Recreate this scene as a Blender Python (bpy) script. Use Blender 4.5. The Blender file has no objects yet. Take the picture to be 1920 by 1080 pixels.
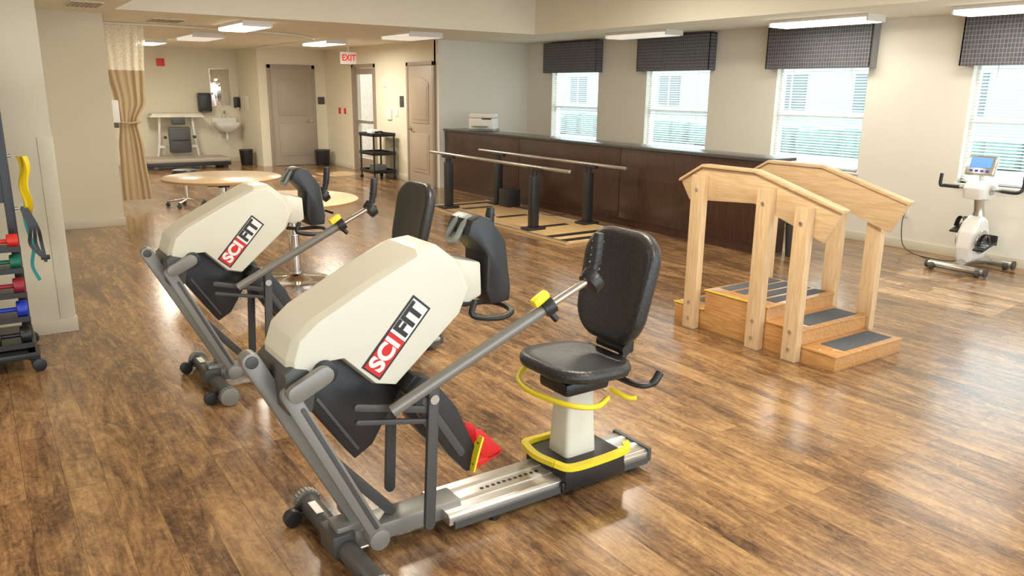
import bpy, bmesh, math, random
from mathutils import Vector, Matrix
random.seed(3)
COL=bpy.context.scene.collection
# ------------------------------------------------------------------ materials
def _new(name):
    m=bpy.data.materials.new(name); m.use_nodes=True
    nt=m.node_tree; b=nt.nodes["Principled BSDF"]; return m,nt,b
def mat(name,c,rough=.5,metal=0.,var=.06,scale=30.,bump=0.,coat=0.,emit=0.,spec=.5,bscale=None):
    m,nt,b=_new(name); N=nt.nodes; L=nt.links
    b.inputs["Roughness"].default_value=rough; b.inputs["Metallic"].default_value=metal
    b.inputs["Coat Weight"].default_value=coat; b.inputs["Specular IOR Level"].default_value=spec
    tc=N.new("ShaderNodeTexCoord"); no=N.new("ShaderNodeTexNoise"); no.inputs["Scale"].default_value=scale; no.inputs["Detail"].default_value=4
    L.new(tc.outputs["Object"],no.inputs["Vector"])
    mx=N.new("ShaderNodeMix"); mx.data_type='RGBA'
    mx.inputs[6].default_value=(*[v*(1-var) for v in c],1); mx.inputs[7].default_value=(*[min(1,v*(1+var)) for v in c],1)
    L.new(no.outputs["Fac"],mx.inputs[0]); L.new(mx.outputs[2],b.inputs["Base Color"])
    if emit: L.new(mx.outputs[2],b.inputs["Emission Color"]); b.inputs["Emission Strength"].default_value=emit
    if bump:
        n2=no
        if bscale:
            n2=N.new("ShaderNodeTexNoise"); n2.inputs["Scale"].default_value=bscale; L.new(tc.outputs["Object"],n2.inputs["Vector"])
        bp=N.new("ShaderNodeBump"); bp.inputs["Strength"].default_value=bump; bp.inputs["Distance"].default_value=.01
        L.new(n2.outputs["Fac"],bp.inputs["Height"]); L.new(bp.outputs[0],b.inputs["Normal"])
    return m
def woodmat(name,c1,c2,axis=1,rough=.4,scale=6.,stretch=12.,coat=.2):
    m,nt,b=_new(name); N=nt.nodes; L=nt.links
    tc=N.new("ShaderNodeTexCoord"); mp=N.new("ShaderNodeMapping"); s=[stretch]*3; s[axis]=1.; mp.inputs["Scale"].default_value=s
    L.new(tc.outputs["Object"],mp.inputs["Vector"])
    no=N.new("ShaderNodeTexNoise"); no.inputs["Scale"].default_value=scale; no.inputs["Detail"].default_value=6; no.inputs["Distortion"].default_value=.6
    L.new(mp.outputs[0],no.inputs["Vector"])
    cr=N.new("ShaderNodeValToRGB"); cr.color_ramp.elements[0].position=.35; cr.color_ramp.elements[1].position=.65
    cr.color_ramp.elements[0].color=(*c1,1); cr.color_ramp.elements[1].color=(*c2,1)
    L.new(no.outputs["Fac"],cr.inputs[0]); L.new(cr.outputs[0],b.inputs["Base Color"])
    b.inputs["Roughness"].default_value=rough; b.inputs["Coat Weight"].default_value=coat
    return m
def floormat():
    m,nt,b=_new("floor_planks"); N=nt.nodes; L=nt.links
    tc=N.new("ShaderNodeTexCoord")
    mp=N.new("ShaderNodeMapping"); mp.inputs["Rotation"].default_value=(0,0,math.radians(90)); L.new(tc.outputs["Object"],mp.inputs["Vector"])
    br=N.new("ShaderNodeTexBrick"); br.inputs["Scale"].default_value=1.; br.inputs["Brick Width"].default_value=1.8; br.inputs["Row Height"].default_value=.15
    br.inputs["Mortar Size"].default_value=.0011; br.inputs["Mortar Smooth"].default_value=.1; br.offset=.37
    br.inputs["Color1"].default_value=(.0,.0,.0,1); br.inputs["Color2"].default_value=(1,1,1,1); br.inputs["Mortar"].default_value=(.5,.5,.5,1)
    L.new(mp.outputs[0],br.inputs["Vector"])
    def noise(sx,sy,det,ro,dist,shift):
        mg=N.new("ShaderNodeMapping"); mg.inputs["Scale"].default_value=(sx,sy,1); L.new(tc.outputs["Object"],mg.inputs["Vector"])
        ad=N.new("ShaderNodeVectorMath"); ad.operation='MULTIPLY_ADD'; ad.inputs[1].default_value=shift
        L.new(br.outputs["Color"],ad.inputs[0]); L.new(mg.outputs[0],ad.inputs[2])
        g=N.new("ShaderNodeTexNoise"); g.inputs["Scale"].default_value=1.; g.inputs["Detail"].default_value=det; g.inputs["Roughness"].default_value=ro; g.inputs["Distortion"].default_value=dist
        L.new(ad.outputs[0],g.inputs["Vector"]); return g
    g=noise(36,3.2,10,.74,.8,(7,13,5)); bl=noise(5,1.1,10,.72,.9,(1.5,2.5,2)); fl=noise(18,12,9,.80,1.5,(9,4,1))
    def madd(x,k,y=None):
        a=N.new("ShaderNodeMath"); a.operation='MULTIPLY_ADD'; a.inputs[1].default_value=k; L.new(x,a.inputs[0])
        if y is None: a.inputs[2].default_value=0
        else: L.new(y,a.inputs[2])
        return a.outputs[0]
    sep=N.new("ShaderNodeSeparateColor"); L.new(br.outputs["Color"],sep.inputs[0])
    v=madd(sep.outputs[0],.035,madd(g.outputs["Fac"],.26,madd(bl.outputs["Fac"],.46,madd(fl.outputs["Fac"],.28))))
    cr=N.new("ShaderNodeValToRGB"); e=cr.color_ramp.elements
    e[0].position=.41; e[0].color=(.052,.027,.014,1); e[1].position=.68; e[1].color=(.58,.385,.18,1)
    x=e.new(.465); x.color=(.125,.064,.030,1); x=e.new(.515); x.color=(.235,.128,.056,1); x=e.new(.575); x.color=(.37,.215,.092,1)
    L.new(v,cr.inputs[0])
    mx=N.new("ShaderNodeMix"); mx.data_type='RGBA'; mx.blend_type='MULTIPLY'; mx.inputs[7].default_value=(.5,.45,.4,1)
    L.new(br.outputs["Fac"],mx.inputs[0]); L.new(cr.outputs[0],mx.inputs[6]); L.new(mx.outputs[2],b.inputs["Base Color"])
    r=N.new("ShaderNodeMapRange"); r.inputs[3].default_value=.15; r.inputs[4].default_value=.31; L.new(g.outputs["Fac"],r.inputs[0]); L.new(r.outputs[0],b.inputs["Roughness"])
    b.inputs["Specular IOR Level"].default_value=.65; b.inputs["Coat Weight"].default_value=.18; b.inputs["Coat Roughness"].default_value=.17
    bp=N.new("ShaderNodeBump"); bp.inputs["Strength"].default_value=.07; bp.inputs["Distance"].default_value=.004; L.new(v,bp.inputs["Height"]); L.new(bp.outputs[0],b.inputs["Normal"])
    return m
def valancemat():
    m,nt,b=_new("valance_fabric"); N=nt.nodes; L=nt.links
    tc=N.new("ShaderNodeTexCoord"); sp=N.new("ShaderNodeSeparateXYZ"); cb=N.new("ShaderNodeCombineXYZ")
    L.new(tc.outputs["Object"],sp.inputs[0]); L.new(sp.outputs[1],cb.inputs[0]); L.new(sp.outputs[2],cb.inputs[1])
    br=N.new("ShaderNodeTexBrick"); br.offset=0; br.inputs["Scale"].default_value=1; br.inputs["Brick Width"].default_value=.035; br.inputs["Row Height"].default_value=.045
    br.inputs["Mortar Size"].default_value=.003; br.inputs["Color1"].default_value=(.080,.085,.098,1); br.inputs["Color2"].default_value=(.105,.11,.125,1); br.inputs["Mortar"].default_value=(.25,.25,.25,1)
    L.new(cb.outputs[0],br.inputs["Vector"]); L.new(br.outputs["Color"],b.inputs["Base Color"]); b.inputs["Roughness"].default_value=.9
    return m
def pleathmat():
    m,nt,b=_new("black_vinyl"); N=nt.nodes; L=nt.links
    b.inputs["Roughness"].default_value=.38
    tc=N.new("ShaderNodeTexCoord"); v=N.new("ShaderNodeTexVoronoi"); v.inputs["Scale"].default_value=90; L.new(tc.outputs["Object"],v.inputs["Vector"])
    r=N.new("ShaderNodeMapRange"); r.inputs[3].default_value=.012; r.inputs[4].default_value=.04; L.new(v.outputs["Distance"],r.inputs[0])
    c=N.new("ShaderNodeCombineColor"); 
    for i in range(3): L.new(r.outputs[0],c.inputs[i])
    L.new(c.outputs[0],b.inputs["Base Color"])
    bp=N.new("ShaderNodeBump"); bp.inputs["Strength"].default_value=.35; bp.inputs["Distance"].default_value=.002; L.new(v.outputs["Distance"],bp.inputs["Height"]); L.new(bp.outputs[0],b.inputs["Normal"])
    return m
def glassmat():
    m=bpy.data.materials.new("window_glass"); m.use_nodes=True; nt=m.node_tree; nt.nodes.clear(); N=nt.nodes; L=nt.links
    t=N.new("ShaderNodeBsdfTransparent"); t.inputs[0].default_value=(.95,1,.99,1); g=N.new("ShaderNodeBsdfGlossy"); g.inputs["Roughness"].default_value=.02
    x=N.new("ShaderNodeMixShader"); x.inputs[0].default_value=.05; o=N.new("ShaderNodeOutputMaterial")
    L.new(t.outputs[0],x.inputs[1]); L.new(g.outputs[0],x.inputs[2]); L.new(x.outputs[0],o.inputs[0]); return m
def emat(name,c,s):
    m,nt,b=_new(name); b.inputs["Base Color"].default_value=(*c,1); b.inputs["Emission Color"].default_value=(*c,1); b.inputs["Emission Strength"].default_value=s; return m
def netmat():
    m,nt,b=_new("curtain_mesh"); N=nt.nodes; L=nt.links
    b.inputs["Base Color"].default_value=(.80,.72,.56,1); b.inputs["Roughness"].default_value=.9
    tc=N.new("ShaderNodeTexCoord"); w=N.new("ShaderNodeTexVoronoi"); w.inputs["Scale"].default_value=60; L.new(tc.outputs["Object"],w.inputs["Vector"])
    r=N.new("ShaderNodeMapRange"); r.inputs[1].default_value=.2; r.inputs[2].default_value=.5; r.inputs[3].default_value=.6; r.inputs[4].default_value=1.; L.new(w.outputs["Distance"],r.inputs[0]); L.new(r.outputs[0],b.inputs["Alpha"])
    return m
M=dict(
 floor=floormat(), wall=mat("wall_paint",(.74,.69,.55),.85,var=.02,scale=3,bump=.08,bscale=150), ceil=mat("ceiling_paint",(.80,.765,.645),.9,var=.02,scale=2,bump=.08,bscale=120),
 wallw=mat("wall_paint_shaded",(.76,.735,.65),.85,var=.02,scale=3,bump=.08,bscale=150),  # wall paint with the bluish shade near the windows put into its colour
 base=mat("baseboard_vinyl",(.66,.61,.48),.5,var=.02), cream=mat("cream_plastic",(.68,.66,.555),.35,var=.015,scale=8,coat=.15), grey=mat("painted_grey_steel",(.24,.233,.212),.36,.35,var=.03),
 dgrey=mat("dark_grey_plastic",(.065,.065,.062),.4,var=.04), black=mat("black_plastic",(.018,.018,.019),.35,var=.1), alu=mat("brushed_aluminium",(.66,.64,.60),.28,.85,var=.05,scale=12),
 chrome=mat("chrome",(.75,.74,.72),.12,1.,var=.02), vinyl=pleathmat(), yellow=mat("yellow_plastic",(.85,.68,.03),.4,var=.03), red=mat("red_plastic",(.62,.02,.02),.4,var=.03),
 white=mat("white_plastic",(.80,.79,.75),.4,var=.02), maple=woodmat("maple_wood",(.58,.39,.21),(.70,.51,.30),axis=2,rough=.42), mapley=woodmat("maple_wood_rail",(.58,.39,.21),(.70,.51,.30),axis=1,rough=.42),
 oak=woodmat("oak_step",(.42,.20,.065),(.58,.31,.11),axis=1,rough=.35), tread=mat("grit_tread",(.085,.10,.12),.8,var=.35,scale=250,bump=.3), brown=woodmat("dark_walnut_laminate",(.032,.013,.008),(.066,.027,.016),axis=2,rough=.34,scale=4.,stretch=18),
 ctop=mat("counter_top_laminate",(.075,.07,.07),.22,var=.1), tabtop=woodmat("table_laminate",(.70,.50,.29),(.78,.59,.37),axis=0,rough=.3,scale=2), tabedge=mat("table_edge",(.42,.24,.10),.4),
 taupe=mat("taupe_door_paint",(.36,.305,.25),.45,var=.02), taupel=mat("tan_door_paint",(.45,.37,.285),.45,var=.02), frame=mat("door_frame_paint",(.32,.265,.205),.45,var=.02),
 val=valancemat(), glass=glassmat(), blind=mat("blind_slat",(.76,.79,.78),.5,var=.02), vframe=mat("window_frame_vinyl",(.80,.80,.78),.4,var=.02),
 light=emat("lamp_diffuser",(1,.96,.86),3.2), lightd=emat("lamp_diffuser_dim",(1,.97,.88),.45), curtain=mat("tan_curtain",(.43,.32,.185),.85,var=.02,scale=5), net=netmat(),
 ground=mat("concrete_ground",(.42,.42,.40),.9), hedge=mat("hedge_leaves",(.15,.27,.25),.9,var=.5,scale=6), exitred=mat("exit_letter_red",(.75,.02,.02),.5,emit=.5), paper=mat("sign_white",(.85,.84,.8),.5,emit=.15),
 screen=emat("blue_screen",(.10,.25,.75),.9), teal=mat("teal_band",(.05,.42,.42),.6), green=mat("green_vinyl",(.01,.15,.09),.4), maroon=mat("maroon_vinyl",(.32,.02,.04),.4), blue=mat("blue_vinyl",(.02,.05,.50),.4),
 redv=mat("red_vinyl",(.70,.03,.02),.4), mirror=mat("mirror_glass",(.8,.8,.78),.03,1.,var=0), steel=mat("stainless_steel",(.55,.54,.50),.25,.85), ybrass=mat("pull_brass",(.6,.5,.3),.3,.9), brick=mat("brick_wall",(.5,.38,.3),.8,var=.3,scale=10), tabled=mat("display_grey",(.2,.22,.2),.3),
 siding=mat("pale_siding",(.47,.53,.52),.8,var=.1), dglass=mat("dark_window_glass",(.16,.22,.23),.2), birch=woodmat("birch_ply",(.60,.38,.16),(.72,.50,.25),axis=1,rough=.4))
# ------------------------------------------------------------------ mesh builder
def catmull(P,n=6,closed=False):
    P=[Vector(p) for p in P]; out=[]; k=len(P)
    rng=range(k) if closed else range(k-1)
    for i in rng:
        p1=P[i]; p2=P[(i+1)%k]; p0=P[(i-1)%k] if (closed or i>0) else p1*2-p2; p3=P[(i+2)%k] if (closed or i<k-2) else p2*2-p1
        for j in range(n):
            t=j/n; out.append(.5*((2*p1)+(p2-p0)*t+(2*p0-5*p1+4*p2-p3)*t*t+(3*p1-p0-3*p2+p3)*t**3))
    if not closed: out.append(P[-1])
    return out
def rrect(w,d,r,n=5):
    out=[]; r=min(r,w/2-1e-4,d/2-1e-4)
    for cx,cy,a0 in ((w/2-r,d/2-r,0),(-w/2+r,d/2-r,90),(-w/2+r,-d/2+r,180),(w/2-r,-d/2+r,270)):
        for i in range(n+1):
            a=math.radians(a0+90*i/n); out.append((cx+r*math.cos(a),cy+r*math.sin(a)))
    return out
class MB:
    def __init__(s): s.bm=bmesh.new()
    def _add(s,vs,fs,m=0,bev=0,mtx=None,seg=2):
        t=bmesh.new(); bv=[t.verts.new(v) for v in vs]
        for f in fs:
            try: t.faces.new([bv[i] for i in f])
            except ValueError: pass
        bmesh.ops.recalc_face_normals(t,faces=t.faces)
        if bev:
            ed=[e for e in t.edges if len(e.link_faces)==2 and e.calc_face_angle(0)>.35]
            bmesh.ops.bevel(t,geom=ed,offset=bev,segments=seg,profile=.6,affect='EDGES',clamp_overlap=True)
        if mtx is not None: bmesh.ops.transform(t,matrix=mtx,verts=t.verts)
        for f in t.faces: f.material_index=m
        me=bpy.data.meshes.new("tmp"); t.to_mesh(me); t.free(); s.bm.from_mesh(me); bpy.data.meshes.remove(me); return s
    def box(s,c,d,m=0,bev=0,rot=None,seg=2):
        x,y,z=[v/2 for v in d]; vs=[(i*x,j*y,k*z) for i in(-1,1) for j in(-1,1) for k in(-1,1)]
        fs=[(0,1,3,2),(4,6,7,5),(0,4,5,1),(2,3,7,6),(0,2,6,4),(1,5,7,3)]
        mt=Matrix.Translation(c)
        if rot: mt=mt@Matrix.Rotation(rot[2],4,'Z')@Matrix.Rotation(rot[1],4,'Y')@Matrix.Rotation(rot[0],4,'X')
        return s._add(vs,fs,m,bev,mt,seg)
    def bb(s,a,b,m=0,bev=0): return s.box([(a[i]+b[i])/2 for i in range(3)],[abs(b[i]-a[i]) for i in range(3)],m,bev)
    def loft(s,secs,m=0,cap=True,closed=True,mtx=None,bev=0,loop=False):
        n=len(secs[0]); vs=[tuple(v) for q in secs for v in q]; fs=[]
        K=len(secs)
        for k in range(K if loop else K-1):
            a=k*n; b=((k+1)%K)*n
            for i in range(n if closed else n-1): fs.append((a+i,a+(i+1)%n,b+(i+1)%n,b+i))
        if cap and not loop: fs.append(tuple(range(n))[::-1]); fs.append(tuple((K-1)*n+i for i in range(n)))
        return s._add(vs,fs,m,bev,mtx)
    def tube(s,P,r,m=0,n=12,sm=0,closed=False,sec=None,cap=True):
        P=catmull(P,sm,closed) if sm else [Vector(p) for p in P]
        K=len(P); T=[]
        for i in range(K):
            a=P[(i-1)%K] if (closed or i>0) else P[i]; b=P[(i+1)%K] if (closed or i<K-1) else P[i]; T.append((b-a).normalized())
        up=Vector((0,0,1)) if abs(T[0].z)<.9 else Vector((0,1,0)); nx=T[0].cross(up).normalized(); secs=[]
        for i in range(K):
            nx=(nx-T[i]*nx.dot(T[i])).normalized(); ny=T[i].cross(nx)
            rr=r[i*(len(r)-1)//max(1,K-1)] if isinstance(r,(list,tuple)) else r
            if sec: secs.append([P[i]+nx*u+ny*v for u,v in sec])
            else: secs.append([P[i]+(nx*math.cos(2*math.pi*j/n)+ny*math.sin(2*math.pi*j/n))*rr for j in range(n)])
        return s.loft(secs,m,cap,loop=closed)
    def cyl(s,p,q,r,m=0,n=20,r2=None,bev=0):
        p=Vector(p);q=Vector(q); t=(q-p).normalized(); up=Vector((0,0,1)) if abs(t.z)<.9 else Vector((0,1,0)); a=t.cross(up).normalized(); b=t.cross(a)
        r2=r if r2 is None else r2
        S=[[c+(a*math.cos(2*math.pi*j/n)+b*math.sin(2*math.pi*j/n))*rr for j in range(n)] for c,rr in ((p,r),(q,r2))]
        return s.loft(S,m,True,bev=bev)
    def prism(s,out,a,b,m=0,bev=0,axis='y',layers=None):
        f={'y':lambda u,v,w:(u,w,v),'x':lambda u,v,w:(w,u,v),'z':lambda u,v,w:(u,v,w)}[axis]
        if layers is None: layers=[(a,1.),(b,1.)]
        cx=sum(p[0] for p in out)/len(out); cy=sum(p[1] for p in out)/len(out)
        return s.loft([[f(cx+(u-cx)*k,cy+(v-cy)*k,w) for u,v in out] for w,k in layers],m,True,bev=bev)
    def bar(s,p,q,w,y0,y1,m=0,n=8,bev=.003):
        a=math.atan2(q[1]-p[1],q[0]-p[0]); r=w/2; o=[]
        for i in range(n+1): t=a+math.pi/2+math.pi*i/n; o.append((p[0]+r*math.cos(t),p[1]+r*math.sin(t)))
        for i in range(n+1): t=a-math.pi/2+math.pi*i/n; o.append((q[0]+r*math.cos(t),q[1]+r*math.sin(t)))
        return s.prism(o,y0,y1,m,bev)
    def lathe(s,prof,c=(0,0,0),m=0,n=28,mtx=None):
        S=[[(c[0]+r*math.cos(2*math.pi*j/n),c[1]+r*math.sin(2*math.pi*j/n),c[2]+z) for j in range(n)] for r,z in prof]
        return s.loft(S,m,True,mtx=mtx)
    def pad(s,w,d,t,r,mtx,m=0,rd=.02,dome=0.):
        S=[]
        for k,(ins,z) in enumerate(((rd,-t/2),(rd*.3,-t/2+rd*.3),(0,-t/2+rd),(0,t/2-rd),(rd*.3,t/2-rd*.3),(rd,t/2),(rd*2.5,t/2+dome))):
            S.append([(x,y,z) for x,y in rrect(w-2*ins,d-2*ins,max(r-ins,.005),6)])
        return s.loft(S,m,True,mtx=mtx)
    def done(s,name,mats,parent=None,loc=(0,0,0),ang=40,**k):
        me=bpy.data.meshes.new(name); s.bm.to_mesh(me); s.bm.free()
        for mm in mats: me.materials.append(M[mm] if isinstance(mm,str) else mm)
        for p in me.polygons: p.use_smooth=True
        me.set_sharp_from_angle(angle=math.radians(ang))
        o=bpy.data.objects.new(name,me); COL.objects.link(o); o.location=loc
        if parent: o.parent=parent
        for a,b in k.items(): o[a]=b
        return o
def thing(name,label,cat,loc=(0,0,0),rz=0,**k):
    e=bpy.data.objects.new(name,None); e.empty_display_size=.1; COL.objects.link(e); e.location=loc; e.rotation_euler[2]=rz
    e["label"]=label; e["category"]=cat
    for a,b in k.items(): e[a]=b
    return e
def dup(root,loc,label=None,rz=None):
    def rec(o,par):
        c=o.copy(); COL.objects.link(c)
        if par: c.parent=par
        for ch in kids.get(o.name,[]): rec(ch,c)
        return c
    kids={}
    for o in list(bpy.data.objects):
        if o.parent: kids.setdefault(o.parent.name,[]).append(o)
    r=rec(root,None); r.location=loc
    if rz is not None: r.rotation_euler[2]=rz
    if label: r["label"]=label
    return r
def text_mesh(name,body,size,mtx,material,parent=None,off=0.,ext=.001,sx=1.):
    c=bpy.data.curves.new("txt",'FONT'); c.body=body; c.size=size; c.align_x='CENTER'; c.align_y='CENTER'; c.extrude=ext; c.offset=off
    t=bpy.data.objects.new("txt",c); COL.objects.link(t); bpy.context.view_layer.update()
    me=bpy.data.meshes.new_from_object(t.evaluated_get(bpy.context.evaluated_depsgraph_get())); bpy.data.objects.remove(t); bpy.data.curves.remove(c)
    me.name=name; me.transform(mtx@Matrix.Diagonal((sx,1,1,1))); me.materials.clear(); me.materials.append(M[material])
    o=bpy.data.objects.new(name,me); COL.objects.link(o)
    if parent: o.parent=parent
    return o
def frame_mtx(o,xa,ya): 
    xa=Vector(xa).normalized(); ya=Vector(ya).normalized(); za=xa.cross(ya)
    m=Matrix((xa,ya,za)).transposed().to_4x4(); m.translation=Vector(o); return m
ST=dict(kind="structure")
# ------------------------------------------------------------------ room shell
CZ=2.52
MB().bb((-3.4,-2.5,-.1),(8.9,19.3,0)).done("floor",["floor"],**ST)
c=MB()
c.bb((-3.4,-2.5,CZ),(1.5,19.3,CZ+.1)).bb((7.25,-2.5,CZ),(8.9,12.36,CZ+.1)).bb((1.5,10.05,CZ),(7.25,12.36,CZ+.1)).bb((1.5,12.36,CZ),(6.95,19.3,CZ+.1))
c.bb((1.4,-2.5,CZ+.1),(1.5,10.05,3.1)).bb((7.25,-2.5,CZ+.1),(7.35,10.15,3.1)).bb((1.5,10.05,CZ+.1),(7.25,10.15,3.1)).bb((1.4,-2.5,3.05),(7.35,10.15,3.15))
c.done("ceiling",["ceil"],**ST)
XW=8.66; WY=[10.82,8.43,6.04,3.61,1.2,-1.2]; WW=.63; SZ=.80; HZ=2.12
w=MB(); w.bb((XW,-2.5,0),(XW+.2,12.3,SZ)).bb((XW,-2.5,HZ),(XW+.2,12.3,CZ+.05))
ys=[12.3]
for y in WY: ys+= [y+WW,y-WW]
ys.append(-2.5)
for i in range(0,len(ys),2):
    if ys[i]-ys[i+1]>.01: w.bb((XW,ys[i+1],SZ),(XW+.2,ys[i],HZ))
w.done("wall_window",["wallw"],**ST)
MB().bb((6.78,12.2,0),(8.9,12.36,CZ)).done("wall_corner",["wallw"],**ST)
w=MB(); w.bb((6.78,12.3,0),(6.94,14.80,CZ)).bb((6.78,15.9,0),(6.94,17.6,CZ)).bb((6.78,14.8,2.16),(6.94,15.9,CZ)); w.done("wall_exit",["wall"],**ST)
MB().bb((5.27,17.45,0),(6.94,17.6,CZ)).bb((5.27,17.6,0),(5.4,19.1,CZ)).done("wall_door",["wall"],**ST)
MB().bb((1.3,19,0),(5.4,19.15,CZ)).done("wall_back",["wall"],**ST)
MB().bb((-.5,10.73,0),(1.46,19.1,CZ)).done("wall_partition",["wall"],**ST)
MB().bb((-3.4,6.15,0),(.45,10.7,CZ)).done("wall_left",["wall"],**ST)
MB().bb((-3.4,-2.5,0),(-3.2,6.15,CZ)).done("wall_side",["wall"],**ST)
def bbd(name,a,b): MB().bb(a,b,0,.004).done(name,["base"],**ST)
bbd("baseboard_window",(XW-.012,-2.4,0),(XW-.001,12.19,.10)); bbd("baseboard_left",(-3.1,6.136,0),(.461,6.149,.10)); bbd("baseboard_left_return",(.451,6.151,0),(.464,10.7,.10)); bbd("baseboard_partition",(.47,10.716,0),(1.472,10.729,.10))
bbd("baseboard_back",(1.5,18.986,0),(5.25,18.999,.10)); bbd("baseboard_exit",(6.767,15.98,0),(6.779,17.44,.10)); bbd("baseboard_exit_wall",(6.767,13.42,0),(6.779,14.72,.10)); bbd("baseboard_door",(6.62,17.436,0),(6.76,17.449,.10))
MB().bb((.36,6.144,.10),(.455,6.149,1.36),0,.002).bb((.451,6.15,.10),(.456,6.26,1.36),0,.002).done("trim_1",["wall"],**ST)
for i,y in enumerate(WY):
    f=MB(); a=.04
    f.bb((XW+.08,y-WW,SZ),(XW+.13,y-WW+a,HZ)).bb((XW+.08,y+WW-a,SZ),(XW+.13,y+WW,HZ)).bb((XW+.08,y-WW,SZ),(XW+.13,y+WW,SZ+a)).bb((XW+.08,y-WW,HZ-a),(XW+.13,y+WW,HZ)).bb((XW+.07,y-WW,1.42),(XW+.12,y+WW,1.46))
    f.bb((XW+.10,y-WW+.03,SZ+.03),(XW+.104,y+WW-.03,HZ-.03),1)
    f.bb((XW-.03,y-WW-.02,SZ-.025),(XW+.08,y+WW+.02,SZ),0,.004)
    f.done("window_%d"%(i+1),["vframe","glass"],**ST)
    if i<5:
        th=thing("window_blind","white horizontal slat blind hanging in a window","blind",(XW+.04,y,0),group="window blinds")
        b=MB(); n=36; z0=SZ+.05
        for k in range(n):
            z=z0+k*(HZ-.08-z0)/n; b.box((0,0,z),(.030,1.20,.0018),0,rot=(0,math.radians(-20),0))
        b.done("slats",["blind"],th)
        MB().bb((-.018,-.6,SZ+.015),(.018,.6,SZ+.035),0,.004).done("bottom_rail",["blind"],th)
        for q in (-.4,.4): MB().bb((-.0155,q-.003,SZ+.02),(-.0145,q+.003,HZ-.05)).done("ladder_cord",["white"],th)
        MB().bb((-.02,-.6,HZ-.06),(.025,.6,HZ-.01),0,.003).done("head_rail",["blind"],th)
        b=MB(); b.bb((XW-.14,y-.72,2.0),(XW-.125,y+.72,2.50),0,.003).bb((XW-.14,y-.72,2.0),(XW-.001,y-.705,2.50)).bb((XW-.14,y+.705,2.0),(XW-.001,y+.72,2.50)).bb((XW-.14,y-.72,2.488),(XW-.001,y+.72,2.50))
        b.done("window_valance",["val"],label="dark grey grid-pattern fabric valance above a window",category="valance",group="window valances")
# exterior
MB().bb((6.95,12.37,-.1),(8.95,45,-.001)).bb((8.95,-40,-.3),(70,80,-.12)).done("ground",["ground"],**ST)
b=MB()
for k in range(90):
    b.box((22+random.uniform(-.3,.3),-10+k*.7,.25),(1.2,.95,.9+random.uniform(-.2,.3)),0,.2,rot=(0,0,random.uniform(-.4,.4)))
b.done("hedge",["hedge"],label="long clipped green hedge outside the windows",category="hedge",kind="stuff")
b=MB(); b.bb((34,-30,-.2),(35,75,5.2)); 
for k in range(24):
    y=-26+k*4.2; b.bb((33.94,y,.9),(34,y+1.6,2.6),1).bb((33.9,y-.1,.75),(34,y+1.7,.9),2).bb((33.9,y-.1,2.6),(34,y+1.7,2.7),2).bb((33.92,y+.76,.9),(34,y+.84,2.6),2)
b.done("wall_outside",["siding","dglass","vframe"],**ST)
MB().bb((8.6,17.6,-.1),(8.8,26,3)).done("wall_outside_brick",["brick"],**ST)
# ------------------------------------------------------------------ doors
def panel_arch(mb,cx,w,z0,z1,arch,y,m=0,axis='y',t=.012):
    o=[(cx-w/2,z0),(cx+w/2,z0),(cx+w/2,z1)]
    if arch: 
        for i in range(1,10): t_=i/10; o.append((cx+w/2-w*t_,z1+arch*math.sin(math.pi*t_)))
    o.append((cx-w/2,z1))
    mb.prism(o,y,y-t,m,.006,axis)
b=MB(); b.bb((5.53,17.41,0.01),(6.45,17.445,2.10),0,.002)
panel_arch(b,5.99,.66,1.10,1.80,.10,17.41); panel_arch(b,5.99,.66,.22,.92,0,17.41)
panel_arch(b,5.99,.56,1.16,1.76,.09,17.40,t=.008); panel_arch(b,5.99,.56,.28,.86,0,17.40,t=.008)
b.done("door_1",["taupe"],**ST)
MB().bb((5.46,17.40,0),(5.53,17.449,2.18),0,.004).bb((6.45,17.40,0),(6.52,17.449,2.18),0,.004).bb((5.46,17.40,2.10),(6.52,17.449,2.18),0,.004).done("trim_2",["frame"],**ST)
th=thing("door_handle","brushed steel lever handle on a taupe door","door handle",(6.39,17.412,.98))
MB().cyl((0,0,0),(0,-.03,0),.03).done("rose",["steel"],th); MB().tube([(0,-.02,0),(0,-.06,0),(-.12,-.06,0)],.01).done("lever",["steel"],th)
b=MB(); b.bb((6.745,12.37,.01),(6.775,13.28,2.10),0,.002)
panel_arch(b,12.825,.64,1.10,1.80,.10,6.745,axis='x'); panel_arch(b,12.825,.64,.22,.92,0,6.745,axis='x'); panel_arch(b,12.825,.54,1.16,1.76,.09,6.735,axis='x',t=.008); panel_arch(b,12.825,.54,.28,.86,0,6.735,axis='x',t=.008)
b.done("door_2",["taupel"],**ST)
MB().bb((6.735,12.30,0),(6.779,12.37,2.17),0,.004).bb((6.735,13.28,0),(6.779,13.35,2.17),0,.004).bb((6.735,12.30,2.10),(6.779,13.35,2.17),0,.004).done("trim_3",["frame"],**ST)
th=thing("door_handle","brass lever handle on a tan panel door","door handle",(6.747,13.2,1.0))
MB().cyl((0,0,0),(-.03,0,0),.03).done("rose",["ybrass"],th); MB().tube([(-.02,0,0),(-.06,0,0),(-.06,-.12,0)],.01).done("lever",["ybrass"],th)
b=MB(); b.bb((6.80,14.85,0.01),(6.84,14.97,2.1),0,.003).bb((6.80,15.73,.01),(6.84,15.85,2.1),0,.003).bb((6.80,14.97,.01),(6.84,15.73,.28)).bb((6.80,14.97,1.98),(6.84,15.73,2.1)).bb((6.80,14.97,1.0),(6.84,15.73,1.06)); b.bb((6.818,14.97,.28),(6.822,15.73,1.98),1)
b.done("door_3",["frame","glass"],**ST)
MB().bb((6.765,14.77,0),(6.93,14.845,2.17)).bb((6.765,15.855,0),(6.93,15.93,2.17)).bb((6.765,14.77,2.11),(6.93,15.93,2.18)).done("trim_4",["frame"],**ST)
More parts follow.
